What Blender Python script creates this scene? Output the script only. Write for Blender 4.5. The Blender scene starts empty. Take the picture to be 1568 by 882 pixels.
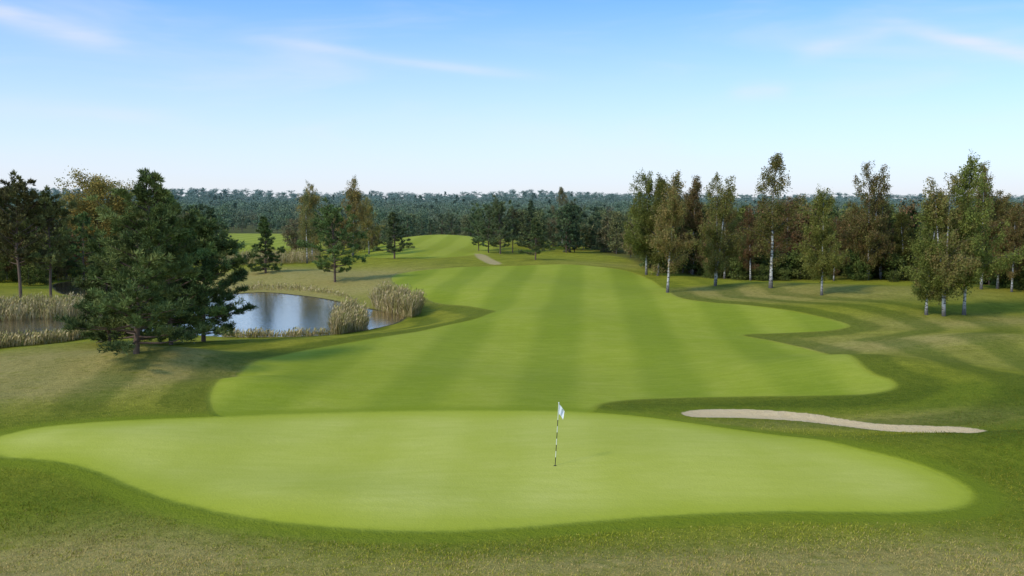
import bpy, math, random
import numpy as np
from mathutils import Vector
random.seed(7); RS=np.random.RandomState(11)
CAMH=9.3; PITCH=math.radians(4.9); F=1524.0

# ------------------------------------------------------------------ helpers
def sstep(a,b,x):
    t=np.clip((x-a)/(b-a),0,1); return t*t*(3-2*t)
def smooth_poly(P,n=4):
    P=np.array(P,float); N=len(P); out=[]
    for i in range(N):
        p0,p1,p2,p3=P[i-1],P[i],P[(i+1)%N],P[(i+2)%N]
        for k in range(n):
            t=k/n
            out.append(0.5*((2*p1)+(-p0+p2)*t+(2*p0-5*p1+4*p2-p3)*t*t+(-p0+3*p1-3*p2+p3)*t**3))
    return np.array(out)
def sdf(x,y,V,margin=30.0):
    x=np.asarray(x,float); y=np.asarray(y,float)
    shp=x.shape; x=x.ravel(); y=y.ravel()
    out=np.full(x.shape,margin)
    m=(x>V[:,0].min()-margin)&(x<V[:,0].max()+margin)&(y>V[:,1].min()-margin)&(y<V[:,1].max()+margin)
    if not m.any(): return out.reshape(shp)
    px=x[m]; py=y[m]; d=np.full(px.shape,1e18); ins=np.zeros(px.shape,bool)
    for i in range(len(V)):
        ax,ay=V[i]; bx,by=V[(i+1)%len(V)]
        ex,ey=bx-ax,by-ay; wx=px-ax; wy=py-ay
        t=np.clip((wx*ex+wy*ey)/(ex*ex+ey*ey+1e-12),0,1)
        d=np.minimum(d,(wx-ex*t)**2+(wy-ey*t)**2)
        c=((ay>py)!=(by>py))
        if ey!=0: ins^= c&(px<ex*(py-ay)/ey+ax)
    r=np.sqrt(d); r[ins]*=-1
    out[m]=np.minimum(r,margin); return out.reshape(shp)
def ray(px,py):
    u=(px-784)/F; v=(441-py)/F
    return np.array([u, math.cos(PITCH)+v*math.sin(PITCH), -math.sin(PITCH)+v*math.cos(PITCH)])
def on_plane(px,py,z):
    r=ray(px,py); t=(z-CAMH)/r[2]; return np.array([r[0]*t,r[1]*t])

WL=-1.5
LAKE=[(-160,490),(0,487),(100,483),(148,472),(135,456),(95,449),(88,434),(160,429),(230,438),(300,447),(350,451),(400,448),(450,452),(500,459),(535,467),(572,475),(616,480),(610,493),(564,505),(520,511),(470,515),(400,516),(350,516),(300,513),(240,508),(160,510),(100,520),(50,527),(0,530),(-160,545)]
LAKE_W=smooth_poly([on_plane(a,b,WL) for a,b in LAKE],3)

def G2(x,y,cx,cy,rx,ry): return np.exp(-((x-cx)/rx)**2-((y-cy)/ry)**2)
def hbase(x,y):
    z=0.14*np.sin(x*0.13+1.1)*np.sin(y*0.10+0.4)+0.13*np.sin(x*0.31+y*0.17)+0.18*np.sin(y*0.07-x*0.05+2)
    z=z*sstep(20,60,y)
    z=z+0.7*np.exp(-((y-150)/17.0)**2)*sstep(-30,0,x)*(1-sstep(60,90,x))
    z=z+2.3*G2(x,y,-15,215,20,28)
    z=z+1.0*G2(x,y,20,55,6.5,5.5)+0.9*G2(x,y,31,63,8,6)+0.6*G2(x,y,19,37.0,7,2.2)+0.8*G2(x,y,27,47,6.5,5.5)+.7*G2(x,y,38,72,7,6)
    z=z+1.0*G2(x,y,-20,57,5,4.5)+0.6*G2(x,y,-13,50,3.5,3)-.4*G2(x,y,-16,53,3,2.5)
    z=z+1.2*G2(x,y,45,95,18,12)+.8*G2(x,y,30,82,8,6)+.6*G2(x,y,22,100,8,7)
    z=z+0.35*G2(x,y,6,35,9,4.5)-0.25*G2(x,y,-8,36,6,3)+0.3*G2(x,y,-6,30,5,2.5)+.3*G2(x,y,-15,38,5,2.5)
    z=z+.35*G2(x,y,-6,80,8,6)-.3*G2(x,y,6,70,8,6)+.35*G2(x,y,14,90,8,7)+.4*G2(x,y,-3,110,10,9)
    z=z-0.8*G2(x,y,-19,27,7,4)-.5*G2(x,y,22,28,5,5)+.35*G2(x,y,0,23.5,9,2)-.4*np.exp(-((y-60)/6.)**2)*G2(x,0,3,0,22,1)
    z=z-1.0*sstep(8,60,-x)*sstep(50,90,y)
    D=y
    far=np.interp(D,[0,240,330,420,600,900,1300,1700,2600,5000],[0,0,-3.6,-4.5,-4,-1,6,15,16,0])
    tilt=-np.clip(x/(0.5*np.maximum(D,1)),-1.2,1.2)*7.0*sstep(500,1700,D)
    und=sstep(300,900,D)*(1.5*np.sin(x*0.011+1)+1.2*np.sin(x*0.023+D*0.004))
    return z+far+tilt+und
def hgt(x,y):
    x=np.asarray(x,float); y=np.asarray(y,float)
    b=hbase(x,y); s=sdf(x,y,LAKE_W,30.)
    a=sstep(-1.0,15,s)
    h=np.where(s>0,(WL+0.02)+(b-WL-0.02)*np.maximum(a,0)+0.0, WL-np.minimum(0.9,0.02+0.2*np.abs(s))+0.02)
    h=np.where(s>0,np.maximum(h,WL+0.03*np.minimum(s,1)),h)
    return h
TS=np.exp(np.linspace(math.log(15),math.log(1500),1500))
def Gd(px,py):
    r=ray(px,py); r=r/r[1]
    X=r[0]*TS; Y=TS; Z=CAMH+r[2]*TS
    H=hgt(X,Y); k=np.argmax(Z<H)
    if not (Z<H).any(): k=len(TS)-1
    if k>0:
        a=Z[k-1]-H[k-1]; b=H[k]-Z[k]; t=a/(a+b+1e-9)
        D=TS[k-1]+(TS[k]-TS[k-1])*t
    else: D=TS[0]
    return np.array([r[0]*D,D])
def GP(L,n=4): return smooth_poly([Gd(a,b) for a,b in L],n)
def hz(x,y): return float(hgt(np.array([x]),np.array([y]))[0])

# ------------------------------------------------------------------ zones
GREEN=GP([(-40,680),(0,668),(60,655),(160,646),(300,640),(450,634),(600,630),(750,629),(850,630),(930,634),(1000,641),(1100,655),(1200,668),(1300,685),(1400,710),(1460,735),(1486,757),(1468,776),(1400,784),(1300,784),(1200,783),(1100,786),(1000,791),(900,799),(800,807),(700,813),(600,813),(500,807),(400,796),(330,783),(260,766),(200,744),(150,723),(100,709),(50,703),(0,698)])
FAIR=GP([(345,640),(322,618),(330,588),(380,560),(450,540),(540,524),(620,511),(680,499),(735,486),(758,476),(720,469),(665,463),(628,447),(600,430),(612,419),(680,411),(745,408),(850,405),(900,407),(950,413),(978,421),(1005,435),(1022,446),(1040,456),(1085,463),(1150,468),(1230,480),(1297,497),(1272,506),(1200,510),(1135,513),(1190,524),(1260,541),(1320,562),(1362,582),(1368,594),(1330,603),(1250,606),(1150,607),(1050,609),(970,612),(920,618),(902,630),(860,650),(700,660),(450,655)])
BUNK=GP([(1043,632),(1062,628),(1110,626),(1180,628),(1240,633),(1290,641),(1340,648),(1400,651),(1480,654),(1512,659),(1490,663),(1420,662),(1350,659),(1290,652),(1230,645),(1170,641),(1110,639),(1060,638)],3)
FAR1=smooth_poly([(-78,205),(-52,205),(-50,240),(-58,285),(-68,340),(-120,345),(-110,290),(-95,240)],4)
FAR2=smooth_poly([(-24,165),(-12,160),(-4,172),(-4,195),(-6,222),(-25,224),(-30,200)],4)
PATH=GP([(728,388),(742,390),(752,396),(768,404),(752,405),(740,400),(730,394)],3)

# ------------------------------------------------------------------ ground mesh
rows=[-15,-5,4,10]
v=13.0
while v<5000: rows.append(v); v*=1.0062 if v<400 else 1.02
rows=np.array(rows); cols=np.sinh(np.linspace(-1.35,1.35,420))*0.75
Yg,Ug=np.meshgrid(rows,cols,indexing='ij')
Xg=Ug*(np.maximum(Yg,0)+6)
Zg=hgt(Xg,Yg)
sb=sdf(Xg,Yg,BUNK,10.)
Zg=Zg-0.16*sstep(0.05,-0.7,sb)*1.0
nr,nc=Xg.shape
V=np.stack([Xg,Yg,Zg],-1).reshape(-1,3)
idx=np.arange(nr*nc).reshape(nr,nc)
Q=np.stack([idx[:-1,:-1],idx[:-1,1:],idx[1:,1:],idx[1:,:-1]],-1).reshape(-1,4)

def quad_mesh(name,V,Q,mats,mi=None,col=None,attrs=None,smooth=None):
    me=bpy.data.meshes.new(name)
    V=np.ascontiguousarray(V,dtype=np.float32); Q=np.ascontiguousarray(Q,dtype=np.int32)
    me.vertices.add(len(V)); me.vertices.foreach_set('co',V.ravel())
    me.loops.add(len(Q)*4); me.loops.foreach_set('vertex_index',Q.ravel())
    me.polygons.add(len(Q)); me.polygons.foreach_set('loop_start',np.arange(len(Q),dtype=np.int32)*4)
    try: me.polygons.foreach_set('loop_total',np.full(len(Q),4,dtype=np.int32))
    except Exception: pass
    for m in mats: me.materials.append(m)
    if mi is not None: me.polygons.foreach_set('material_index',np.ascontiguousarray(mi,dtype=np.int32))
    if smooth is not None: me.polygons.foreach_set('use_smooth',np.ascontiguousarray(smooth,dtype=bool))
    me.update(calc_edges=True)
    if col is not None:
        a=me.color_attributes.new('Col','FLOAT_COLOR','POINT')
        c=np.ones((len(V),4),np.float32); c[:,:3]=col; a.data.foreach_set('color',c.ravel())
    if attrs:
        for k,arr in attrs.items():
            a=me.attributes.new(k,'FLOAT','POINT'); a.data.foreach_set('value',np.ascontiguousarray(arr,dtype=np.float32).ravel())
    return me
def add_obj(name,me,loc=(0,0,0),rot=(0,0,0),sc=1.0,parent=None):
    o=bpy.data.objects.new(name,me); bpy.context.scene.collection.objects.link(o)
    o.location=loc; o.rotation_euler=rot
    o.scale=(sc,sc,sc) if not hasattr(sc,'__len__') else sc
    if parent: o.parent=parent
    return o

# ------------------------------------------------------------------ node helper
class NT:
    def __init__(s,nt): s.nt=nt; s.n=nt.nodes; s.l=nt.links
    def link(s,a,sock):
        if isinstance(a,(int,float)): sock.default_value=a
        elif isinstance(a,(tuple,list)):
            sock.default_value=tuple(a)+((1,) if len(sock.default_value)==4 and len(a)==3 else ())
        else: s.l.new(a,sock)
    def math(s,op,a,b=None,c=None,clamp=False):
        n=s.n.new('ShaderNodeMath'); n.operation=op; n.use_clamp=clamp
        s.link(a,n.inputs[0])
        if b is not None: s.link(b,n.inputs[1])
        if c is not None: s.link(c,n.inputs[2])
        return n.outputs[0]
    def mix(s,f,a,b,bt='MIX'):
        n=s.n.new('ShaderNodeMix'); n.data_type='RGBA'; n.blend_type=bt
        s.link(f,n.inputs[0]); s.link(a,n.inputs[6]); s.link(b,n.inputs[7]); return n.outputs[2]
    def attr(s,name,out='Fac'):
        n=s.n.new('ShaderNodeAttribute'); n.attribute_name=name; return n.outputs[out]
    def noise(s,vec,scale,detail=3,rough=0.55,dist=0.0):
        n=s.n.new('ShaderNodeTexNoise'); s.link(vec,n.inputs['Vector']) if vec is not None else None
        n.inputs['Scale'].default_value=scale; n.inputs['Detail'].default_value=detail
        n.inputs['Roughness'].default_value=rough; n.inputs['Distortion'].default_value=dist
        return n.outputs['Fac']
    def ramp(s,x,a,b,lo=0.0,hi=1.0,smooth=True):
        n=s.n.new('ShaderNodeMapRange'); n.interpolation_type='SMOOTHSTEP' if smooth else 'LINEAR'
        s.link(x,n.inputs[0]); s.link(a,n.inputs[1]); s.link(b,n.inputs[2]); s.link(lo,n.inputs[3]); s.link(hi,n.inputs[4]); return n.outputs[0]
    def pos(s):
        return s.n.new('ShaderNodeNewGeometry').outputs['Position']
    def sep(s,v):
        n=s.n.new('ShaderNodeSeparateXYZ'); s.link(v,n.inputs[0]); return n.outputs
    def comb(s,x,y,z):
        n=s.n.new('ShaderNodeCombineXYZ'); s.link(x,n.inputs[0]); s.link(y,n.inputs[1]); s.link(z,n.inputs[2]); return n.outputs[0]
def new_mat(name):
    m=bpy.data.materials.new(name); m.use_nodes=True; t=NT(m.node_tree)
    b=m.node_tree.nodes.get('Principled BSDF'); return m,t,b
def simple_mat(name,col,rough=0.7,var=0.15,scale=4):
    m,t,b=new_mat(name)
    tc=t.n.new('ShaderNodeTexCoord').outputs['Object']
    n=t.noise(tc,scale,4)
    c=t.mix(n,tuple(x*(1-var) for x in col),tuple(min(1,x*(1+var)) for x in col))
    t.link(c,b.inputs['Base Color']); b.inputs['Roughness'].default_value=rough; return m

# ------------------------------------------------------------------ ground material
gm,t,b=new_mat('turf')
P=t.pos(); X,Y,Z=t.sep(P)
sg=t.attr('s_green'); sf=t.attr('s_fair'); sbn=t.attr('s_bunker'); f1=t.attr('s_far'); sp=t.attr('s_path'); dry=t.attr('dry'); wood=t.attr('wood'); shore=t.attr('s_lake'); dark_turf=t.attr('dark_turf'); bmask=t.attr('bands')
nL=t.noise(P,0.06,2); nM=t.noise(P,0.45,4,0.6); nF=t.noise(P,2.6,4,0.7); nXF=t.noise(P,14.0,3,0.8)
streakv=t.comb(t.math('MULTIPLY',X,0.5),t.math('MULTIPLY',Y,2.2),Z); nS=t.noise(streakv,1.0,4,0.65)
def wob(s,amp,n): return t.math('ADD',s,t.math('MULTIPLY',t.math('SUBTRACT',n,0.5),amp))
# rough
rough=t.mix(t.ramp(nM,0.3,0.7),(0.27,0.27,0.016),(0.47,0.42,0.036))
rough=t.mix(t.math('MULTIPLY',t.ramp(wob(sg,2.5,nM),4.0,0.2),0.5),rough,(0.22,0.285,0.010))
rough=t.mix(t.math('MULTIPLY',dark_turf,0.75),rough,(0.115,0.185,0.006))
dryf=t.math('MULTIPLY',dry,t.ramp(t.math('ADD',t.math('MULTIPLY',nF,0.5),t.math('MULTIPLY',nS,0.5)),0.32,0.54,0.3,1.0),clamp=True)
rough=t.mix(dryf,rough,t.mix(nM,(0.54,0.37,0.11),(0.68,0.51,0.20)))
# mown step-cut bands following the fairway edge
sfw=wob(wob(sf,1.3,nM),1.5,nL)
bnd=t.ramp(t.math('SINE',t.math('MULTIPLY',sfw,math.pi/2.3)),-0.65,0.65)
bandm=t.mix(bnd,(1.10,1.10,1.0),(0.40,0.54,0.38))
rough=t.mix(t.math('MULTIPLY',bmask,t.ramp(nM,0.2,0.6,0.7,1.0)),rough,bandm,'MULTIPLY')
rough=t.mix(t.ramp(nF,0.25,0.75,0.0,1.0),t.mix(0.36,rough,(0.055,0.095,0.004)),t.mix(0.12,rough,(0.66,0.56,0.06)))
rough=t.mix(t.ramp(nXF,0.25,0.75,0.0,1.0),t.mix(0.36,rough,(0.04,0.075,0.003)),t.mix(0.14,rough,(0.74,0.64,0.08)))
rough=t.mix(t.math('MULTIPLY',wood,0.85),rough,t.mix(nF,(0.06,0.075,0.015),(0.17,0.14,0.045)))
rough=t.mix(t.ramp(shore,0.6,0.1),rough,(0.10,0.085,0.04))
# fairway
st=t.math('SUBTRACT',t.math('MULTIPLY',X,0.997),t.math('MULTIPLY',Y,0.076))
st=t.math('ADD',st,t.math('MULTIPLY',nL,0.9))
s1=t.ramp(t.math('SINE',t.math('MULTIPLY',st,2*math.pi/6.6)),-0.7,0.7)
st2=t.math('ADD',t.math('MULTIPLY',X,0.35),t.math('MULTIPLY',Y,0.94))
s2=t.ramp(t.math('SINE',t.math('MULTIPLY',st2,2*math.pi/26.0)),-0.6,0.6)
fw=t.mix(t.ramp(nM,0.3,0.8,0.0,0.45),(0.40,0.42,0.040),(0.52,0.475,0.095))
fw=t.mix(t.math('MULTIPLY',s2,0.2),fw,(0.52,0.50,0.07))
fw=t.mix(t.ramp(nL,0.35,0.6,0.25,0.0),fw,(0.31,0.345,0.018))
fw=t.mix(t.ramp(nS,0.3,0.75,0.36,0.0),fw,(0.24,0.29,0.012))
fw=t.mix(t.ramp(nF,0.3,0.7,0.16,0.0),fw,(0.19,0.24,0.01))
fw=t.mix(t.ramp(nXF,0.3,0.7,0.24,0.0),fw,(0.17,0.22,0.01))
fw=t.mix(t.ramp(nM,0.2,0.7,0.7,1.0),fw,t.mix(s1,(0.81,0.87,0.72),(1.08,1.06,1.10)),'MULTIPLY')
# green
gs=t.ramp(t.math('SINE',t.math('MULTIPLY',t.math('ADD',st,t.math('MULTIPLY',Y,0.05)),2*math.pi/5.2)),-0.8,0.8)
gr=t.mix(gs,(0.545,0.535,0.085),(0.62,0.595,0.115))
gr=t.mix(t.ramp(nM,0.3,0.8,0.0,0.4),gr,(0.69,0.63,0.17))
gr=t.mix(t.ramp(nS,0.3,0.7,0.34,0.0),gr,(0.45,0.465,0.05))
gr=t.mix(t.ramp(nL,0.35,0.65,0.35,0.0),gr,(0.48,0.475,0.05))
gr=t.mix(t.ramp(nXF,0.3,0.7,0.20,0.0),gr,(0.36,0.38,0.03))
collar=t.ramp(wob(sg,0.6,nM),-2.2,-0.1)
gr=t.mix(t.math('MULTIPLY',collar,0.65),gr,(0.40,0.425,0.024))
c=t.mix(t.ramp(wob(sf,0.6,nF),0.35,-0.35),rough,fw)
farc=t.mix(s1,(0.36,0.38,0.03),(0.43,0.44,0.045))
c=t.mix(t.ramp(wob(f1,4.0,nM),1.2,-1.2),c,farc)
# fringe round the green
c=t.mix(t.math('MULTIPLY',t.ramp(wob(sg,0.6,nF),1.5,0.5),0.7),c,(0.255,0.30,0.016))
c=t.mix(t.ramp(wob(sg,0.55,nF),0.35,-0.35),c,gr)
sand=t.mix(nF,(0.80,0.55,0.26),(0.96,0.71,0.39))
c=t.mix(t.ramp(wob(sbn,0.35,nF),0.05,-0.05),c,sand)
c=t.mix(t.ramp(wob(sp,1.0,nF),0.3,-0.3,0.0,0.8),c,(0.60,0.43,0.20))
painted_haze=t.ramp(Y,150.0,1500.0,0.0,0.6,False)
c=t.mix(painted_haze,c,(0.28,0.33,0.27))  # distance haze painted into the ground colour, stronger further out
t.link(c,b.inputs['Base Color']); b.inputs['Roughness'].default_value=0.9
b.inputs['Specular IOR Level'].default_value=0.05
bp=t.n.new('ShaderNodeBump'); 
isr=t.ramp(t.math('MINIMUM',sg,sf),-0.1,0.3,0.18,1.0)
t.link(t.math('MULTIPLY',t.math('ADD',t.math('MULTIPLY',nF,0.6),t.math('MULTIPLY',nXF,0.4)),isr),bp.inputs['Height'])
bp.inputs['Strength'].default_value=1.0; bp.inputs['Distance'].default_value=0.22
t.link(bp.outputs[0],b.inputs['Normal'])

fx=Xg.ravel(); fy=Yg.ravel()
def blobv(L,x,y):
    v=np.zeros_like(x)
    for (px,py,rx,ry,a) in L:
        g=Gd(px,py); v+=a*G2(x,y,g[0],g[1],rx,ry)
    return v
DRYL=[(40,560,9,8,1.2),(130,555,7,5,1.0),(10,590,6,4,.8),(240,548,6,2.5,.6),(40,868,5,2.8,1.1),(200,868,5,1.7,.8),(1250,862,7,1.8,.7),(1500,865,4,2.2,.7),(1000,870,6,1.3,.5),(600,875,7,1.0,.4),(1500,494,10,4,.9),(1430,520,7,3,.7),(1330,530,7,3,.6),(1520,550,8,4,.4),(1250,520,8,3,.4),(450,432,14,14,1.1),(400,425,16,12,.9),(500,445,14,10,.8),(560,425,8,10,.5),(1250,455,20,6,.55),(1150,440,16,6,.4),(1300,648,7,1.2,.5),(1440,640,6,1.5,.35),(600,465,8,5,.6),(1100,448,8,5,.4),(960,407,12,6,.4),(30,470,16,14,1.0)]
DARKL=[(60,775,5,2.5,1),(200,800,4,1.6,.7),(1530,690,4,5,1),(1540,640,4,5,.8),(1480,600,5,4,.7),(1300,620,6,1.5,.9),(1000,626,4,1.3,.9),(1150,622,5,1.2,.8),(40,640,5,2,.5),(420,820,4,1.2,.6),(900,845,6,1.0,.5),(1540,800,3,2.5,.6),(250,545,5,1.6,.8),(330,540,5,1.6,.5),(1060,452,7,4,.6),(1220,450,10,4,.5),(1380,462,8,4,.6),(1470,488,6,3,.6)]  # patches of darker green rough, several of them at tree bases
dryv=np.clip(blobv(DRYL,fx,fy),0,1.2); dark_turfv=np.clip(blobv(DARKL,fx,fy),0,1.1)
def bandw(x,y,s_f,s_g,dv):
    w=(1-sstep(9.0,15.0,s_f))*(.15+.85*sstep(.5,4.5,s_g))
    w=w*(1-0.75*sstep(95,125,y))
    left=sstep(-19,-25,x); w=w*(1-left*np.clip(dv*1.1,0,.75))
    lf=sstep(-10,-16,x)*sstep(70,80,y); return w*(1-.8*lf)*.90
sfv=sdf(fx,fy,FAIR); sgv=sdf(fx,fy,GREEN)
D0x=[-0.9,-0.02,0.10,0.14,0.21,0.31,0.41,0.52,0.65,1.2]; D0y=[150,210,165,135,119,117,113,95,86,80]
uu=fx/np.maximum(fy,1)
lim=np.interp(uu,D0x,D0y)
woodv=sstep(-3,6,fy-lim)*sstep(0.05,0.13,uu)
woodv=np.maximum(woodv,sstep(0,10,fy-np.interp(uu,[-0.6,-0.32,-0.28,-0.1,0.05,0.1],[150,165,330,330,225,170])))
me=quad_mesh('ground',V,Q,[gm],attrs=dict(s_green=sgv,s_fair=sfv,s_bunker=sb.ravel(),bands=bandw(fx,fy,sfv,sgv,dryv),
    s_far=np.minimum(sdf(fx,fy,FAR1),sdf(fx,fy,FAR2)),s_path=sdf(fx,fy,PATH),dry=dryv,dark_turf=dark_turfv,wood=woodv,s_lake=sdf(fx,fy,LAKE_W)),
    smooth=np.ones(len(Q),bool))
add_obj('ground',me)

# ------------------------------------------------------------------ water
wm,t,b=new_mat('pond_water')
nt=wm.node_tree
P=t.pos(); X,Y,Z=t.sep(P)
wv=t.noise(t.comb(t.math('MULTIPLY',X,0.6),t.math('MULTIPLY',Y,1.0),0.0),2.5,3,0.6)
bp=t.n.new('ShaderNodeBump'); bp.inputs['Strength'].default_value=0.25; bp.inputs['Distance'].default_value=0.1
t.link(wv,bp.inputs['Height'])
gl=t.n.new('ShaderNodeBsdfGlossy'); gl.inputs['Roughness'].default_value=0.12; gl.inputs['Color'].default_value=(0.96,0.88,0.78,1)
df=t.n.new('ShaderNodeBsdfDiffuse'); df.inputs['Color'].default_value=(0.12,0.115,0.085,1)
t.link(bp.outputs[0],gl.inputs['Normal'])
mx=t.n.new('ShaderNodeMixShader')
fr=t.n.new('ShaderNodeFresnel'); fr.inputs['IOR'].default_value=1.6
t.link(t.math('ADD',t.math('MULTIPLY',fr.outputs[0],0.8),0.45,clamp=True),mx.inputs[0]); t.link(df.outputs[0],mx.inputs[1]); t.link(gl.outputs[0],mx.inputs[2])
t.link(mx.outputs[0],nt.nodes['Material Output'].inputs[0])
x0,y0=LAKE_W.min(0)-1; x1,y1=LAKE_W.max(0)+1
add_obj('pond',quad_mesh('pond',[[x0,y0,WL],[x1,y0,WL],[x1,y1,WL],[x0,y1,WL]],[[0,1,2,3]],[wm]))

# ------------------------------------------------------------------ foliage materials
def foliage_mat(name,transl=0.3,plain=False):
    m,t,b=new_mat(name); nt=m.node_tree; nt.nodes.remove(b)
    col=t.attr('Col','Color')
    if plain: c=col
    else:
        oi=t.n.new('ShaderNodeObjectInfo').outputs['Random']
        hs=t.n.new('ShaderNodeHueSaturation'); t.link(col,hs.inputs['Color'])
        t.link(t.ramp(oi,0.0,1.0,0.475,0.52,False),hs.inputs['Hue']); t.link(t.ramp(t.math('FRACT',t.math('MULTIPLY',oi,7.3)),0.0,1.0,0.75,1.25,False),hs.inputs['Value'])
        c=hs.outputs[0]
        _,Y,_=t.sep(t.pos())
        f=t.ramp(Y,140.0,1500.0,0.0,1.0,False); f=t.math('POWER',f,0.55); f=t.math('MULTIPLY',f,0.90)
        c=t.mix(f,c,(0.255,0.34,0.30))  # aerial haze painted into the leaf colour, growing with distance
    d=t.n.new('ShaderNodeBsdfDiffuse'); t.link(c,d.inputs[0])
    if transl>0:
        tr=t.n.new('ShaderNodeBsdfTranslucent'); mx=t.n.new('ShaderNodeMixShader')
        mx.inputs[0].default_value=transl
        t.link(c,tr.inputs[0]); t.link(d.outputs[0],mx.inputs[1]); t.link(tr.outputs[0],mx.inputs[2])
        t.link(mx.outputs[0],nt.nodes['Material Output'].inputs[0])
    else: t.link(d.outputs[0],nt.nodes['Material Output'].inputs[0])
    return m
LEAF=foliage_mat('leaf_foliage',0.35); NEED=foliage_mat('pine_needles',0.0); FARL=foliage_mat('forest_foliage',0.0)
def birch_bark():
    m,t,b=new_mat('birch_bark'); tc=t.n.new('ShaderNodeTexCoord').outputs['Object']; X,Y,Z=t.sep(tc)
    n=t.noise(t.comb(t.math('MULTIPLY',X,1.5),t.math('MULTIPLY',Y,1.5),t.math('MULTIPLY',Z,4.0)),1.5,4,0.6)
    c=t.mix(t.ramp(n,0.48,0.60),(0.60,0.56,0.50),(0.06,0.05,0.045))
    c=t.mix(t.ramp(Z,1.6,0.2),c,(0.10,0.085,0.07))
    t.link(c,b.inputs['Base Color']); b.inputs['Roughness'].default_value=0.8; return m
BB=birch_bark(); PB=simple_mat('pine_bark',(0.15,0.095,0.065),0.9,0.5,5); DB=simple_mat('brown_bark',(0.13,0.10,0.08),0.9,0.4,5)

# ------------------------------------------------------------------ tree generator
class MB:
    def __init__(s): s.V=[];s.Q=[];s.C=[];s.M=[];s.n=0
    def add(s,V,Q,col,mi):
        s.V.append(V); s.Q.append(Q+s.n); s.n+=len(V)
        c=np.empty((len(V),3)); c[:]=col; s.C.append(c); s.M.append(np.full(len(Q),mi))
    def mesh(s,name,mats):
        return quad_mesh(name,np.concatenate(s.V),np.concatenate(s.Q),mats,np.concatenate(s.M),np.concatenate(s.C))
def tube(mb,path,rad,sides,mi):
    path=np.array(path); k=len(path); a=np.linspace(0,2*math.pi,sides,endpoint=False)
    T=np.gradient(path,axis=0); T/=np.linalg.norm(T,axis=1)[:,None]+1e-9
    ref=np.array([0,0,1.]) if abs(T[0,2])<0.8 else np.array([1.,0,0])
    A=np.cross(T,ref); A/=np.linalg.norm(A,axis=1)[:,None]+1e-9; Bv=np.cross(T,A)
    V=path[:,None,:]+np.array(rad)[:,None,None]*(A[:,None,:]*np.cos(a)[None,:,None]+Bv[:,None,:]*np.sin(a)[None,:,None])
    V=V.reshape(-1,3); q=[]
    for i in range(k-1):
        for j in range(sides):
            j2=(j+1)%sides; q.append((i*sides+j,i*sides+j2,(i+1)*sides+j2,(i+1)*sides+j))
    mb.add(V,np.array(q),(1,1,1),mi)
def unit(v): return v/(np.linalg.norm(v,axis=-1,keepdims=True)+1e-9)
def diamonds(mb,C,size,col,mi,rs,wr=0.62):
    n=len(C); a=unit(rs.normal(size=(n,3))); b=unit(np.cross(a,rs.normal(size=(n,3))))
    s=(size*rs.uniform(0.6,1.3,n))[:,None]
    V=np.stack([C-a*s*.5,C+b*s*.5*wr,C+a*s*.5,C-b*s*.5*wr],1).reshape(-1,3)
    Q=np.arange(4*n).reshape(n,4); mb.add(V,Q,np.repeat(col,4,axis=0),mi)
def blades(mb,C,d,L,w,col,mi,rs):
    n=len(C); b=unit(np.cross(d,rs.normal(size=(n,3))))
    L=L[:,None]; w=w[:,None] if hasattr(w,'__len__') else w
    V=np.stack([C,C+d*L*.45+b*w*.5,C+d*L,C+d*L*.45-b*w*.5],1).reshape(-1,3)
    mb.add(V,np.arange(4*n).reshape(n,4),np.repeat(col,4,axis=0),mi)
def palette(pal,n,rs,jit=0.2):
    pal=np.array(pal); c=pal[rs.randint(len(pal),size=n)]; return c*rs.uniform(1-jit,1+jit,(n,1))

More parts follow.
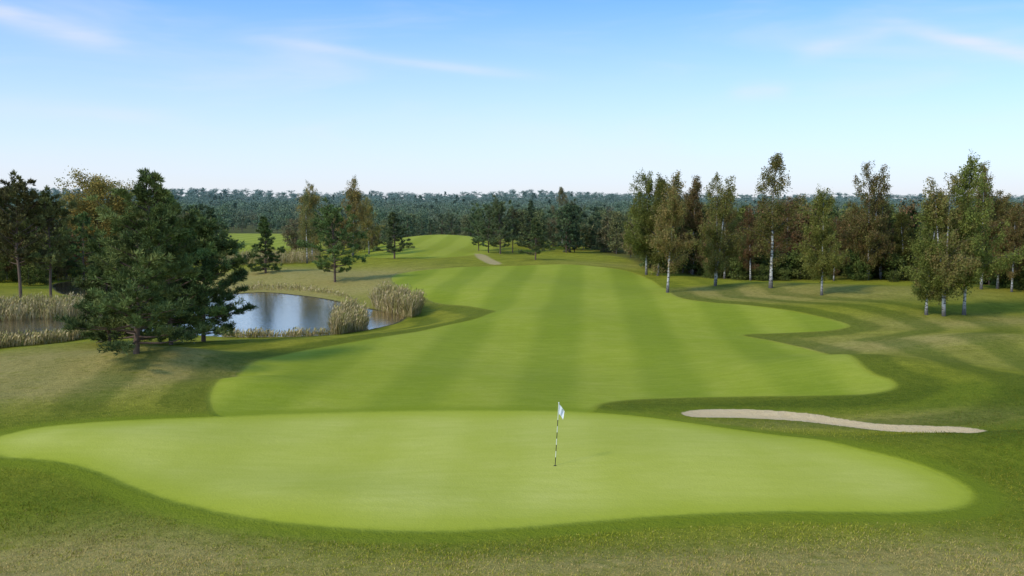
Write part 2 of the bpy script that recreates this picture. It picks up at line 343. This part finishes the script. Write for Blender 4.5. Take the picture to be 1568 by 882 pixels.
def trunk_path(H,lean,wig,rs,n=12):
    t=np.linspace(0,1,n); w=np.cumsum(rs.normal(0,wig,(n,2)),axis=0); w-=w[0]
    return np.stack([lean[0]*t**1.3*H+w[:,0]*t,lean[1]*t*H+w[:,1]*t,t*H],1)
def lerp_path(p,t):
    x=t*(len(p)-1); i=min(int(x),len(p)-2); return p[i]+(p[i+1]-p[i])*(x-i)
def broad(name,seed,H=15,R=2.7,base=0.2,nl=55,nclump=800,per=12,leaf=0.15,pal=None,kind='stream',el0=58,droop=9,lean=(0,0),bark=None,r0=None,topsparse=0.5,prof='birch',sig=0.3,forks=1,sub=True,far=False):
    rs=np.random.RandomState(seed); mb=MB(); r0=r0 or H*0.0095
    trunks=[trunk_path(H,lean,H*0.006,rs)]
    for f in range(forks-1):
        a=rs.uniform(0,6.28); trunks.append(trunk_path(H*rs.uniform(.75,.95),(0.12*math.cos(a),0.12*math.sin(a)),H*.006,rs))
    for tp in trunks:
        tt=np.linspace(0,1,len(tp)); tube(mb,tp,r0*(1-tt)**0.8+0.012+0.5*r0*np.exp(-tt*25),7,0)
    pts=[];ws=[]
    ph=rs.uniform(0,6.28,3)
    for i in range(nl):
        tp=trunks[i%len(trunks)]
        q=rs.rand(); t=base+(0.98-base)*q
        if prof=='birch': pr=min(1,q/0.22+0.45)*(1-q)**0.62+0.10
        elif prof=='round': pr=math.sqrt(max(0.04,1-((q-0.42)/0.6)**2))
        else: pr=(1-q)**0.85+0.06
        az=i*2.4+rs.uniform(-.5,.5)
        L=R*pr*rs.uniform(0.55,1.2)*(1+0.22*math.sin(az*2+ph[0]+q*4)+0.12*math.sin(az+ph[1]))
        L=max(L,0.3)
        el=math.radians(el0+rs.uniform(-12,12)+ (15*q if kind=='stream' else 10*q))
        p=lerp_path(tp,t).copy(); path=[p.copy()]; ns=6
        for k in range(ns):
            d=np.array([math.cos(az)*math.cos(el),math.sin(az)*math.cos(el),math.sin(el)])
            p=p+d*L/ns/ max(0.6,math.cos(math.radians(el0*0.6))); path.append(p.copy()); el-=math.radians(droop*rs.uniform(.6,1.4)); az+=rs.uniform(-.15,.15)
        rb=max(0.010,r0*0.34*(1-t)**0.6*min(1,L/R*1.1)); tube(mb,path,rb*np.linspace(1,0.15,ns+1)+0.003,4,2)
        path=np.array(path)
        if sub:
            for s in range(2):
                k=rs.randint(2,ns); a2=az+rs.choice([-1,1])*rs.uniform(.5,1.1); d=np.array([math.cos(a2)*.8,math.sin(a2)*.8,rs.uniform(-.1,.6)])
                sp_=np.array([path[k]+d*L*0.32*j/3 for j in range(4)]); tube(mb,sp_,rb*.4*np.linspace(1,.2,4)+.003,3,2)
                pts.append(sp_[1:]); ws.append(np.full(3,L*0.7))
        pts.append(path[1:]); ws.append(np.linspace(.35,1.1,len(path)-1)*L*(1-topsparse*q))
    pts=np.concatenate(pts); ws=np.concatenate(ws); ws/=ws.sum()
    ci=rs.choice(len(pts),nclump,p=ws); C=pts[ci]+rs.normal(0,0.12*R/2.5,(nclump,3))
    cc=palette(pal,nclump,rs,0.28)
    if kind=='stream':
        Ls=rs.uniform(0.3,1.25,nclump)*H/15; dr=np.stack([rs.normal(0,.22,nclump),rs.normal(0,.22,nclump),-np.ones(nclump)],1)
        s=rs.rand(nclump,per)
        L3=C[:,None,:]+dr[:,None,:]*(s*Ls[:,None])[:,:,None]+rs.normal(0,0.11*H/15,(nclump,per,3))
    else:
        sg_=sig*rs.uniform(.6,1.3,nclump)
        L3=C[:,None,:]+rs.normal(size=(nclump,per,3))*sg_[:,None,None]*np.array([1,1,.7])
    L3=L3.reshape(-1,3); col=np.repeat(cc,per,axis=0)*rs.uniform(.75,1.25,(nclump*per,1))
    diamonds(mb,L3,leaf,col,1,rs)
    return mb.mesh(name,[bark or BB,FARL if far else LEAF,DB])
def pine(name,seed,H=11,R=4.0,base=0.10,nl=70,nsub=8,ntuft=5,per=12,nlen=0.26,nw=0.055,pal=None,lean=(0,0),prof='pine',el_lo=5,el_hi=50,bark=None):
    rs=np.random.RandomState(seed); mb=MB(); r0=H*0.016
    tp=trunk_path(H,lean,H*0.008,rs); tt=np.linspace(0,1,len(tp)); tube(mb,tp,r0*(1-tt)**0.8+0.015,7,0)
    pal=pal or [(0.10,0.132,0.038),(0.12,0.155,0.046),(0.08,0.107,0.036),(0.15,0.174,0.053)]
    TC=[];TD=[];CC=[]; ph=rs.uniform(0,6.28,4)
    for i in range(nl):
        q=(i+rs.rand())/nl; t=base+(0.985-base)*q
        if prof=='pine': pr=min(1,0.72+q*2.2)*(1-q)**0.72+0.05
        elif prof=='hero': pr=min(1,.85+q*1.5)*(1-q)**0.8+0.06+0.14*math.exp(-((q-.5)/.12)**2)
        elif prof=='umb': pr=math.sqrt(max(0.02,1-((q-0.45)/0.6)**2))
        else: pr=(1-q)**0.95+0.03
        az=i*2.4+rs.uniform(-.6,.6)
        L=max(.25,R*pr*rs.uniform(.6,1.15)*(1+.25*math.sin(2*az+ph[0]+5*q)+.15*math.sin(az*3+ph[1]-7*q)))
        el=math.radians(el_lo+(el_hi-el_lo)*q+rs.uniform(-10,10))
        p=lerp_path(tp,t).copy(); path=[p.copy()]; ns=5
        for k in range(ns):
            d=np.array([math.cos(az)*math.cos(el),math.sin(az)*math.cos(el),math.sin(el)]); p=p+d*L/ns; path.append(p.copy()); el+=math.radians(rs.uniform(-4,9)); az+=rs.uniform(-.12,.12)
        path=np.array(path); rb=max(.012,r0*.4*(1-t)**.5); tube(mb,path,rb*np.linspace(1,.15,ns+1)+.004,4,0)
        tone=palette(pal,1,rs,.25)[0]
        for s in range(max(2,int(nsub*L/R+1))):
            x=rs.uniform(.28,1.0)*ns; k=min(int(x),ns-1); q0=path[k]+(path[k+1]-path[k])*(x-k)
            a2=az+rs.choice([-1,1])*rs.uniform(.35,1.3); e2=rs.uniform(-.15,.75)
            d=np.array([math.cos(a2)*math.cos(e2),math.sin(a2)*math.cos(e2),math.sin(e2)]); l2=rs.uniform(.12,.32)*max(L,1.0)
            u=np.linspace(.25,1,ntuft)[:,None]; tc=q0+d*l2*u+rs.normal(0,.07*R/4,(ntuft,3))
            TC.append(tc); TD.append(unit(np.tile(d*.6+np.array([0,0,.55]),(ntuft,1))+rs.normal(0,.2,(ntuft,3))))
            c=tone*rs.uniform(.8,1.25); CC.append(np.tile(c,(ntuft,1)))
    TC=np.concatenate(TC);TD=np.concatenate(TD);CC=np.concatenate(CC); n=len(TC)
    dd=unit(TD[:,None,:]*.9+unit(rs.normal(size=(n,per,3)))*.85).reshape(-1,3)
    C=np.repeat(TC,per,0)+rs.normal(0,.04,(n*per,3)); col=np.repeat(CC,per,0)*rs.uniform(.7,1.3,(n*per,1))
    blades(mb,C,dd,nlen*rs.uniform(.7,1.3,n*per),np.full(n*per,nw),col,1,rs)
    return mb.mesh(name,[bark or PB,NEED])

def sc_(p,k): return [tuple(x*k for x in c) for c in p]
GRN=sc_([(0.12,0.125,0.028),(0.105,0.11,0.025),(0.15,0.14,0.035),(0.09,0.095,0.02)],1.75)
BRN=sc_([(0.17,0.105,0.04),(0.15,0.10,0.035),(0.115,0.105,0.03),(0.19,0.12,0.05),(0.11,0.09,0.03)],1.75)
MIX=sc_([(0.13,0.12,0.03),(0.16,0.115,0.04),(0.10,0.10,0.025),(0.14,0.12,0.04)],1.8)
YEL=sc_([(0.22,0.17,0.035),(0.15,0.14,0.03),(0.26,0.19,0.04),(0.13,0.12,0.03)],1.6)
BIR={}
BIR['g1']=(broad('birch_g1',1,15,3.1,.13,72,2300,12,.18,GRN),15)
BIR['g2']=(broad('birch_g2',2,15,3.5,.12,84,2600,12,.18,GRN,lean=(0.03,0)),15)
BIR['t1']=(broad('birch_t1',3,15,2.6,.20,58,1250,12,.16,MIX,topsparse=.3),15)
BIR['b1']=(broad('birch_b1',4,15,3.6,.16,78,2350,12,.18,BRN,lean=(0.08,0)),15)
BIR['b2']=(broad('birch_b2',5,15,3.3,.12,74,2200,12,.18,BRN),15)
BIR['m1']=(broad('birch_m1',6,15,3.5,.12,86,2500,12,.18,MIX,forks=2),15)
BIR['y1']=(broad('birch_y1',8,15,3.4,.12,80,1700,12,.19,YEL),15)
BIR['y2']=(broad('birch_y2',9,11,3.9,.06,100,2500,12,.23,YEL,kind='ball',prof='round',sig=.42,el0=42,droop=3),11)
PIN={}
PIN['A']=(pine('pine_A',21,11.4,4.4,.06,105,11,6,12,.32,.055,lean=(0.10,0),prof='hero',el_lo=-2),11.4)
PIN['B']=(pine('pine_B',22,8,3.3,.07,80,10,6,12,.30,.055,el_lo=0),8)
PIN['C']=(pine('pine_C',23,9,3.6,.14,60,7,5,10,.34,.085,prof='umb',el_lo=0,el_hi=55),9)
PIN['D']=(pine('pine_D',24,9,2.9,.12,60,6,5,10,.34,.085),9)
PIN['E']=(pine('pine_E',25,9,3.0,.30,48,6,5,10,.34,.085,prof='umb',el_lo=5,el_hi=55,pal=[(0.15,0.155,0.045),(0.18,0.17,0.055),(0.13,0.125,0.045)]),9)
PIN['S']=(pine('pine_S',26,9,2.3,.06,70,5,5,9,.36,.09,prof='cone',el_lo=-12,el_hi=35),9)

def put(kind,name,px,base,top,D=None,rot=None,wide=1.0):
    if D is None: x,y=Gd(px,base)
    else:
        y=D; x=(px-784)/F*D
    z=hz(x,y)
    ztop=CAMH+y*math.tan(math.atan((441-top)/F)-PITCH)
    me,H0=kind; s=(ztop-z)/H0
    return add_obj(name,me,(x,y,z-0.08),(0,0,random.uniform(0,6.28) if rot is None else rot),(s*wide,s*wide,s))
# left bank pines
put(PIN['A'],'pine_tree',209,541,266,rot=0.0,wide=1.05)
put(PIN['B'],'pine_tree',312,523,340,rot=1.0,wide=1.12)
put(PIN['B'],'pine_tree',262,528,300,rot=3.0,wide=.85)
put(PIN['B'],'pine_tree',168,528,385,rot=5.0,wide=1.1)
put(PIN['S'],'pine_tree',407,418,333,wide=1.25)
put(PIN['C'],'pine_tree',513,432,328,rot=.5,wide=1.05)
put(PIN['D'],'pine_tree',604,396,326,rot=2,wide=1.2)
put(PIN['E'],'pine_tree',32,456,292,rot=1,wide=.9)
put(PIN['E'],'pine_tree',78,455,312,rot=4,wide=.9)
put(PIN['E'],'pine_tree',-8,0,300,D=122,rot=2.2,wide=1.0)
put(PIN['E'],'pine_tree',55,0,322,D=140,rot=2.9,wide=1.0)
put(BIR['y2'],'birch_tree',152,0,279,D=146,rot=1,wide=1.0)
put(BIR['y1'],'birch_tree',478,0,279,D=165,rot=2,wide=.9)
put(BIR['t1'],'birch_tree',470,0,295,D=160,rot=0)
put(BIR['y1'],'birch_tree',540,0,271,D=172,rot=4,wide=1.1)
put(BIR['y1'],'birch_tree',565,0,300,D=180,rot=1)
# centre pines
for px,base,top,k,w in [(733,384,325,'C',.8),(748,387,320,'C',.9),(766,389,316,'C',.9),(785,387,326,'E',.8),(820,398,334,'D',1.1),(812,0,308,'S',.9),(880,0,320,'C',1),(905,0,335,'S',1),(950,0,330,'S',1.1),(692,0,330,'C',.9),(660,0,336,'D',1)]:
    put(PIN[k],'pine_tree',px,base,top,D=None if base else random.uniform(190,205) if px>790 else 255,wide=w)
put(BIR['t1'],'birch_tree',861,0,285,D=200); put(BIR['m1'],'birch_tree',872,0,305,D=205)
# right birches
for px,base,top,k,r,w in [(990,0,262,'g2',1,1),(1022,448,264,'b1',0,1),(1008,0,268,'g1',2,1.0),(1062,0,268,'b2',3,1),(1095,438,262,'m1',1,1),(1110,0,300,'b2',0,1.1),(1180,441,233,'t1',.5,1.2),(1205,0,300,'b2',2,1.1),(1150,0,318,'b1',2,1.1),(1258,452,287,'g2',2,1),(1278,0,330,'b2',4,1),(1330,0,244,'m1',2,.9),(1350,0,300,'m1',4,1),(1310,0,310,'b1',4,.9),(1385,0,322,'g1',4,1.1),(1418,482,300,'g1',1,1.1),(1445,484,262,'m1',5,.95),(1476,482,238,'g2',3,.95),(1505,0,245,'m1',3,.85),(1530,0,290,'b2',1,1.15),(1552,0,310,'b1',1,1.1),(1575,0,300,'b1',1.5,1),(1620,0,280,'m1',1.5,1),(1660,0,290,'g1',1.5,1)]:
    D=None if base else (125 if px<1150 else 118 if px<1400 else 93)+random.uniform(-4,6)
    put(BIR[k],'birch_tree',px,base,top,D=D,rot=r,wide=w)

# ------------------------------------------------------------------ instanced masses
def template_coll(name,meshes):
    c=bpy.data.collections.new(name)
    for i,m in enumerate(meshes):
        o=bpy.data.objects.new('%s_%02d'%(name,i),m); c.objects.link(o)
    return c
def scatter(name,coll,pts,scl,idx):
    n=len(pts); me=bpy.data.meshes.new(name); me.vertices.add(n); me.vertices.foreach_set('co',np.array(pts,dtype=np.float32).ravel())
    a=me.attributes.new('scl','FLOAT_VECTOR','POINT'); a.data.foreach_set('vector',np.array(scl,dtype=np.float32).ravel())
    r=np.zeros((n,3),np.float32); r[:,2]=RS.uniform(0,6.28,n)
    a=me.attributes.new('rotv','FLOAT_VECTOR','POINT'); a.data.foreach_set('vector',r.ravel())
    a=me.attributes.new('idx','INT','POINT'); a.data.foreach_set('value',np.array(idx,dtype=np.int32))
    o=add_obj(name,me)
    ng=bpy.data.node_groups.new(name+'_gn','GeometryNodeTree')
    ng.interface.new_socket('Geometry',in_out='INPUT',socket_type='NodeSocketGeometry'); ng.interface.new_socket('Geometry',in_out='OUTPUT',socket_type='NodeSocketGeometry')
    N=ng.nodes; gi=N.new('NodeGroupInput'); go=N.new('NodeGroupOutput')
    ci=N.new('GeometryNodeCollectionInfo'); ci.inputs['Collection'].default_value=coll; ci.inputs['Separate Children'].default_value=True; ci.inputs['Reset Children'].default_value=True
    ip=N.new('GeometryNodeInstanceOnPoints'); ip.inputs['Pick Instance'].default_value=True
    def na(nm,dt):
        x=N.new('GeometryNodeInputNamedAttribute'); x.data_type=dt; x.inputs['Name'].default_value=nm; return [s for s in x.outputs if s.enabled and s.name=='Attribute'][0]
    L=ng.links; L.new(gi.outputs[0],ip.inputs['Points']); L.new(ci.outputs[0],ip.inputs['Instance'])
    L.new(na('idx','INT'),ip.inputs['Instance Index']); L.new(na('rotv','FLOAT_VECTOR'),ip.inputs['Rotation']); L.new(na('scl','FLOAT_VECTOR'),ip.inputs['Scale'])
    L.new(ip.outputs[0],go.inputs[0])
    md=o.modifiers.new('scatter','NODES'); md.node_group=ng; return o
# distant forest templates
FG=sc_([(0.075,0.10,0.03),(0.065,0.085,0.025),(0.095,0.11,0.03),(0.06,0.08,0.025)],1.8)
FO=sc_([(0.12,0.11,0.03),(0.10,0.10,0.03)],1.7)
dt=[]
for i in range(6):
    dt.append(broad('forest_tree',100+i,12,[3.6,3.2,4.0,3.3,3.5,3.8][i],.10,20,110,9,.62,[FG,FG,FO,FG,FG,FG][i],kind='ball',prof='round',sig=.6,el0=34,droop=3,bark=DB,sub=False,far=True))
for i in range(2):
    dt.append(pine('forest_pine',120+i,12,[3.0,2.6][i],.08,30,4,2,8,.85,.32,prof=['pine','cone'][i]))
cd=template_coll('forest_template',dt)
pts=[];scl=[];ix=[]
D=285.0
while D<1750:
    step=max(4.6,D*0.0095)
    n=int(1.5*D/step)
    for k in range(n):
        u=-0.75+1.5*(k+RS.rand())/n; d=D+RS.uniform(-.5,.5)*D*.07
        if -0.31<u<-0.185 and d<345: continue
        x=u*d
        H=np.interp(d,[285,400,800,1700],[7.5,9.2,12,13.5])*RS.uniform(.86,1.08)*(1+.10*math.sin(u*37+d*.02)); s=H/12
        pts.append((x,d,hz(x,d)-.3)); w=s*RS.uniform(.9,1.2)*np.interp(d,[400,1000],[1.05,1.6]); scl.append((w,w,s)); ix.append(RS.randint(6) if RS.rand()<.9 else 6+RS.randint(2))
    D*=1.06
scatter('distant_forest',cd,pts,scl,ix)
# nearer woodland
NW=dict(kind='ball',prof='round',el0=45,droop=3,bark=DB,far=True)
wt=[broad('wood_a',201,9,2.6,.08,40,430,9,.32,sc_(GRN,.85),sig=.38,**NW),
    broad('wood_b',202,9,2.5,.08,40,420,9,.32,sc_(BRN,.85),sig=.38,**NW),
    broad('wood_c',203,9,2.4,.08,40,420,9,.30,sc_(MIX,.85),sig=.34,**NW),
    pine('wood_pine_a',211,9,2.9,.1,42,5,3,8,.46,.15),pine('wood_pine_b',212,9,2.3,.05,46,4,3,8,.46,.15,prof='cone',el_lo=-12,el_hi=35),pine('wood_pine_c',213,9,3.4,.15,42,5,3,8,.46,.15,prof='umb'),
    broad('wood_shrub',204,3,1.9,.02,22,180,9,.26,sc_([(0.065,0.085,0.02),(0.085,0.10,0.025)],1.4),kind='ball',prof='round',sig=.3,el0=40,droop=2,bark=DB,far=True)]
cw=template_coll('woodland_template',wt)
HT=[9,9,9,9,9,9,3]
pts=[];scl=[];ix=[]
def wadd(px,d,top,i,H=None):
    x=(px-784)/F*d; z=hz(x,d)
    if z<WL: return
    if H is None: H=CAMH+d*math.tan(math.atan((441-top)/F)-PITCH)-z
    s=H/HT[i]; w=s*RS.uniform(.9,1.2); pts.append((x,d,z-.15)); scl.append((w,w,s)); ix.append(i)
for k in range(220):
    px=RS.uniform(965,1800); u=(px-784)/F
    d0=np.interp(u,D0x,D0y)+6; d=d0+RS.rand()**1.6*50
    wadd(px,d,RS.uniform(312,348),RS.choice([0,1,2,3,4,5],p=[.20,.20,.18,.18,.16,.08]))
for k in range(170):
    px=RS.uniform(975,1750); u=(px-784)/F; d=np.interp(u,D0x,D0y)+RS.uniform(-2,14); wadd(px,d,0,6,RS.uniform(1.0,2.8))
for k in range(50):
    px=RS.uniform(795,985); wadd(px,RS.uniform(178,235),RS.uniform(320,352),RS.choice([0,2,3,4,5,1],p=[.2,.1,.25,.2,.2,.05]))
for k in range(110):
    px=RS.uniform(-200,345); wadd(px,RS.uniform(165,285),RS.uniform(318,348),RS.choice([0,1,2,3,4,5],p=[.35,.1,.25,.12,.08,.1]))
for k in range(75):
    px=RS.uniform(-150,130); wadd(px,RS.uniform(134,165),RS.uniform(325,385),RS.choice([0,1,2,3,5]))
for k in range(30):
    px=RS.uniform(-150,130); wadd(px,RS.uniform(128,140),0,6,RS.uniform(1.2,3))
for k in range(45):
    px=RS.uniform(560,800); wadd(px,RS.uniform(250,290),RS.uniform(328,344),RS.choice([0,3,4,5]))
for k in range(24):
    px=RS.uniform(445,600); wadd(px,RS.uniform(178,215),RS.uniform(335,375),RS.choice([0,1,2,3]))
scatter('woodland',cw,pts,scl,ix)

# ------------------------------------------------------------------ reeds
rm=foliage_mat('reed_stems',0.0,True)
def reeds(name,poly,n,h0,h1,seed,pal=[(0.54,0.40,0.18),(0.46,0.35,0.14),(0.34,0.29,0.10),(0.62,0.48,0.26),(0.27,0.25,0.07)]):
    rs=np.random.RandomState(seed)
    W=smooth_poly([on_plane(a,b,WL) for a,b in poly],2)
    lo=W.min(0);hi=W.max(0)
    P=rs.uniform(lo,hi,(n*8,2)); P=P[sdf(P[:,0],P[:,1],W,5.)<0]
    cf=np.sin(P[:,0]*1.7+P[:,1]*.9)*np.sin(P[:,0]*.6-P[:,1]*1.3)*.5+.5
    P=P[rs.rand(len(P))<.2+.8*cf][:n]; n=len(P)
    z=np.maximum(hgt(P[:,0],P[:,1]),WL-.1); C=np.column_stack([P,z])
    cl=0.62+0.65*(np.sin(P[:,0]*1.7+P[:,1]*.9)*np.sin(P[:,0]*.6-P[:,1]*1.3)*.5+.5)
    h=rs.uniform(h0,h1,n)*cl; d=unit(np.column_stack([rs.normal(.05,.15,n),rs.normal(0,.15,n),np.ones(n)]))
    mb=MB(); col=palette(pal,n,rs,.3)
    blades(mb,C,d,h,np.full(n,.05),col,0,rs)
    k=rs.rand(n)<.35; m=k.sum(); d2=unit(d[k]+np.column_stack([rs.normal(.3,.2,m),rs.normal(0,.2,m),np.zeros(m)]))
    blades(mb,C[k]+d[k]*h[k][:,None]*.88,d2,np.full(m,.30),np.full(m,.08),col[k]*1.05,0,rs)
    d3=unit(np.column_stack([rs.normal(0,.5,n),rs.normal(0,.5,n),np.ones(n)])); blades(mb,C+d*h[:,None]*.3,d3,h*.5,np.full(n,.05),col*.75,0,rs)
    add_obj(name,mb.mesh(name,[rm]))
reeds('reed_bed',[(508,516),(540,511),(562,506),(558,495),(546,486),(530,483),(512,497)],3600,1.0,1.8,1)
reeds('reed_bed',[(610,483),(628,489),(646,482),(632,473),(595,468),(572,470),(576,476)],4200,1.2,2.1,11)
reeds('reed_bed',[(-60,546),(0,538),(60,533),(130,522),(150,512),(120,515),(50,525),(-60,533)],4600,.4,.95,2)
reeds('reed_bed',[(-60,493),(40,490),(110,486),(152,476),(148,469),(110,474),(0,478),(-60,480)],5200,.9,1.6,3)
reeds('reed_bed',[(345,449),(400,446),(480,450),(530,459),(530,456),(470,445),(400,442),(345,446)],900,.2,.5,4)
reeds('reed_bed',[(340,415),(400,417),(480,413),(485,405),(420,402),(340,404)],6500,1.0,2.0,5)
reeds('reed_bed',[(345,520),(400,520),(470,519),(515,515),(470,514),(400,514.5),(345,514)],1200,.2,.6,6)
reeds('reed_bed',[(90,431),(200,433),(330,447),(330,444),(200,429),(90,427)],900,.3,.7,7)

# ------------------------------------------------------------------ rough grass (real blades in the near rough)
rs=np.random.RandomState(5); N=460000
yy=rs.uniform(15,50,N); xx=rs.uniform(-.66,.66,N)*(yy+3)
keep=rs.rand(N)<np.clip((50-yy)/24,0,1)
xx=xx[keep]; yy=yy[keep]
cl=np.sin(xx*3.1+yy*1.7)*np.sin(xx*1.3-yy*2.9)*.25+np.sin(xx*.9+3)*np.sin(yy*1.1)*.25+.5
s1_=sdf(xx,yy,GREEN); s2_=sdf(xx,yy,FAIR); s3_=sdf(xx,yy,BUNK,10.)
k=(s1_>1.0)&(s2_>.3)&(s3_>.15)&(rs.rand(len(xx))<.2+.8*cl)
xx=xx[k];yy=yy[k];cl=cl[k]; s1_=s1_[k]; s2_=s2_[k]; n=len(xx)
dr_=np.clip(blobv(DRYL,xx,yy),0,1); dk_=np.clip(blobv(DARKL,xx,yy),0,1)
col=palette([(0.33,0.33,0.02),(0.45,0.405,0.04),(0.23,0.26,0.015),(0.53,0.45,0.07)],n,rs,.3)
m=(rs.rand(n)<dr_*.8); col[m]=palette([(0.60,0.44,0.15),(0.50,0.37,0.12)],m.sum(),rs,.25)
col*= (1-.5*dk_)[:,None]
bd=sstep(-.5,.5,np.sin(s2_*math.pi/2.3))*bandw(xx,yy,s2_,s1_,dr_); col*=(1-.45*bd)[:,None]
C=np.column_stack([xx,yy,hgt(xx,yy)-.005]); d=unit(np.column_stack([rs.normal(.1,.45,n),rs.normal(0,.45,n),np.ones(n)]))
mb=MB(); blades(mb,C,d,rs.uniform(.035,.10,n)*(.6+.7*cl),np.full(n,.016),col,0,rs)
add_obj('rough_grass',mb.mesh('rough_grass',[foliage_mat('grass_blades',0.0,True)]))

# ------------------------------------------------------------------ golf flagstick
fwm=simple_mat('flag_cloth',(0.80,0.80,0.80),.8,.05); pw=simple_mat('pole_white',(0.78,0.76,0.62),.4,.05); pk=simple_mat('pole_black',(0.02,0.02,0.02),.4,.1); cup=simple_mat('cup_dark',(0.02,0.02,0.015),.9,.1)
fx0,fy0=Gd(850,713); fz=hz(fx0,fy0)
par=bpy.data.objects.new('golf_flagstick',None); bpy.context.scene.collection.objects.link(par); par.location=(fx0,fy0,fz)
Hp=2.2; mb=MB()
segs=[0,.3,.52,.74,.96,1.18,1.4,1.62,Hp]
for i in range(len(segs)-1):
    a,bb=segs[i],segs[i+1]; tube(mb,[(0.055*a,0,a),(0.055*bb,0,bb)],[.014,.014],8,(1 if i in(0,2,4,6) else 0))
tube(mb,[(0.055*Hp,0,Hp),(0.055*Hp,0,Hp+.03),(0.055*Hp,0,Hp+.045)],[.022,.022,.004],8,0)
add_obj('pole',mb.mesh('pole',[pw,pk]),parent=par)
nu,nv=14,14; V=[];Q=[]
for j in range(nv):
    for i in range(nu):
        s=i/(nu-1); q=j/(nv-1)
        zz=Hp-.03-q*.33-s*.20*(1-.25*q)-0.05*s*s
        xx_=.055*zz+.015+s*.20*(1-.2*q)
        yy_=.035*math.sin(s*9+q*2)*s+.02*math.sin(q*6)*s
        V.append((xx_,yy_,zz))
for j in range(nv-1):
    for i in range(nu-1): Q.append((j*nu+i,j*nu+i+1,(j+1)*nu+i+1,(j+1)*nu+i))
add_obj('flag',quad_mesh('flag',V,Q,[fwm],smooth=np.ones(len(Q),bool)),parent=par)
mb=MB(); tube(mb,[(0,0,.0),(0,0,.008)],[.054,.054],16,0); tube(mb,[(0,0,.008),(0,0,.0081)],[.054,.001],16,0); add_obj('cup',mb.mesh('cup',[cup]),parent=par)

# ------------------------------------------------------------------ world
SE=math.radians(40); SR=math.radians(-130)
w=bpy.data.worlds.new('World'); bpy.context.scene.world=w; w.use_nodes=True; t=NT(w.node_tree); bg=w.node_tree.nodes['Background']
w.cycles.sampling_method='MANUAL'; w.cycles.sample_map_resolution=256
tc=t.n.new('ShaderNodeTexCoord').outputs['Generated']
X,Y,Z=t.sep(tc)
zz=t.math('ADD',t.math('MULTIPLY',t.math('MAXIMUM',Z,0.0),1.8),0.02)
vn=t.n.new('ShaderNodeVectorMath'); vn.operation='NORMALIZE'; t.link(t.comb(X,Y,zz),vn.inputs[0])
sky=t.n.new('ShaderNodeTexSky'); sky.sky_type='NISHITA'; sky.sun_disc=False; sky.sun_elevation=SE; sky.sun_rotation=SR; sky.air_density=1.0; sky.dust_density=0.6; sky.ozone_density=2.0
t.link(vn.outputs[0],sky.inputs[0])
skc=t.mix(1.0,sky.outputs[0],(1.05,1.50,1.80),'MULTIPLY')
az=t.math('ARCTAN2',X,Y); el=t.math('ARCSINE',Z)
wn=t.noise(t.comb(t.math('MULTIPLY',az,3.0),t.math('MULTIPLY',el,16.0),0.3),1.3,4,0.55,0.5)
wn2=t.noise(t.comb(t.math('MULTIPLY',az,9.0),t.math('MULTIPLY',el,50.0),2.3),1.6,3,0.5,0.4)
cloud=t.ramp(wn,0.42,0.85,0.0,0.32)
for a0,e0,a1,e1,wd,st_ in [(-.54,.182,-.36,.142,.011,.58),(-.27,.155,.04,.124,.0055,.36),(.27,.136,.37,.160,.009,.28),(.355,.161,.52,.113,.0065,.52),(.21,.107,.272,.105,.007,.30),(-.55,.087,-.30,.080,.009,.22)]:
    k=(e1-e0)/(a1-a0); line=t.math('ADD',t.math('MULTIPLY',t.math('SUBTRACT',az,a0),k),e0)
    line=t.math('ADD',line,t.math('MULTIPLY',t.math('SUBTRACT',wn,0.5),0.015))
    dd=t.math('DIVIDE',t.math('SUBTRACT',el,line),wd)
    gsn=t.math('EXPONENT',t.math('MULTIPLY',t.math('MULTIPLY',dd,dd),-1.0))
    m=(a1-a0)*.3
    win=t.math('MULTIPLY',t.ramp(az,a0-m*.3,a0+m),t.ramp(az,a1-m,a1+m*.3,1.0,0.0))
    cloud=t.math('ADD',cloud,t.math('MULTIPLY',t.math('MULTIPLY',gsn,win),t.math('MULTIPLY',t.ramp(wn2,0.25,0.75,0.6,1.1),st_)),clamp=True)
haze=t.ramp(el,0.0,0.20,0.97,0.0,False); haze=t.math('POWER',haze,1.15)
c=t.mix(haze,skc,(5.45,5.5,6.0))
c=t.mix(cloud,c,(5.6,5.75,6.2))
t.link(c,bg.inputs[0]); bg.inputs[1].default_value=0.15

sl=bpy.data.lights.new('sun','SUN'); sl.energy=2.05; sl.angle=math.radians(9); sl.color=(1,.93,.80)
so=bpy.data.objects.new('sun',sl); bpy.context.scene.collection.objects.link(so)
sd=Vector((math.sin(SR)*math.cos(SE),math.cos(SR)*math.cos(SE),math.sin(SE)))
so.rotation_euler=sd.to_track_quat('Z','Y').to_euler()

cam=bpy.data.cameras.new('camera'); cam.lens=35; cam.sensor_width=36; cam.clip_end=12000; cam.clip_start=.1
co=bpy.data.objects.new('camera',cam); bpy.context.scene.collection.objects.link(co); co.location=(0,0,CAMH); co.rotation_euler=(math.pi/2-PITCH,0,0)
sc=bpy.context.scene; sc.camera=co
sc.view_settings.view_transform='Standard'; sc.view_settings.look='None'; sc.view_settings.exposure=0
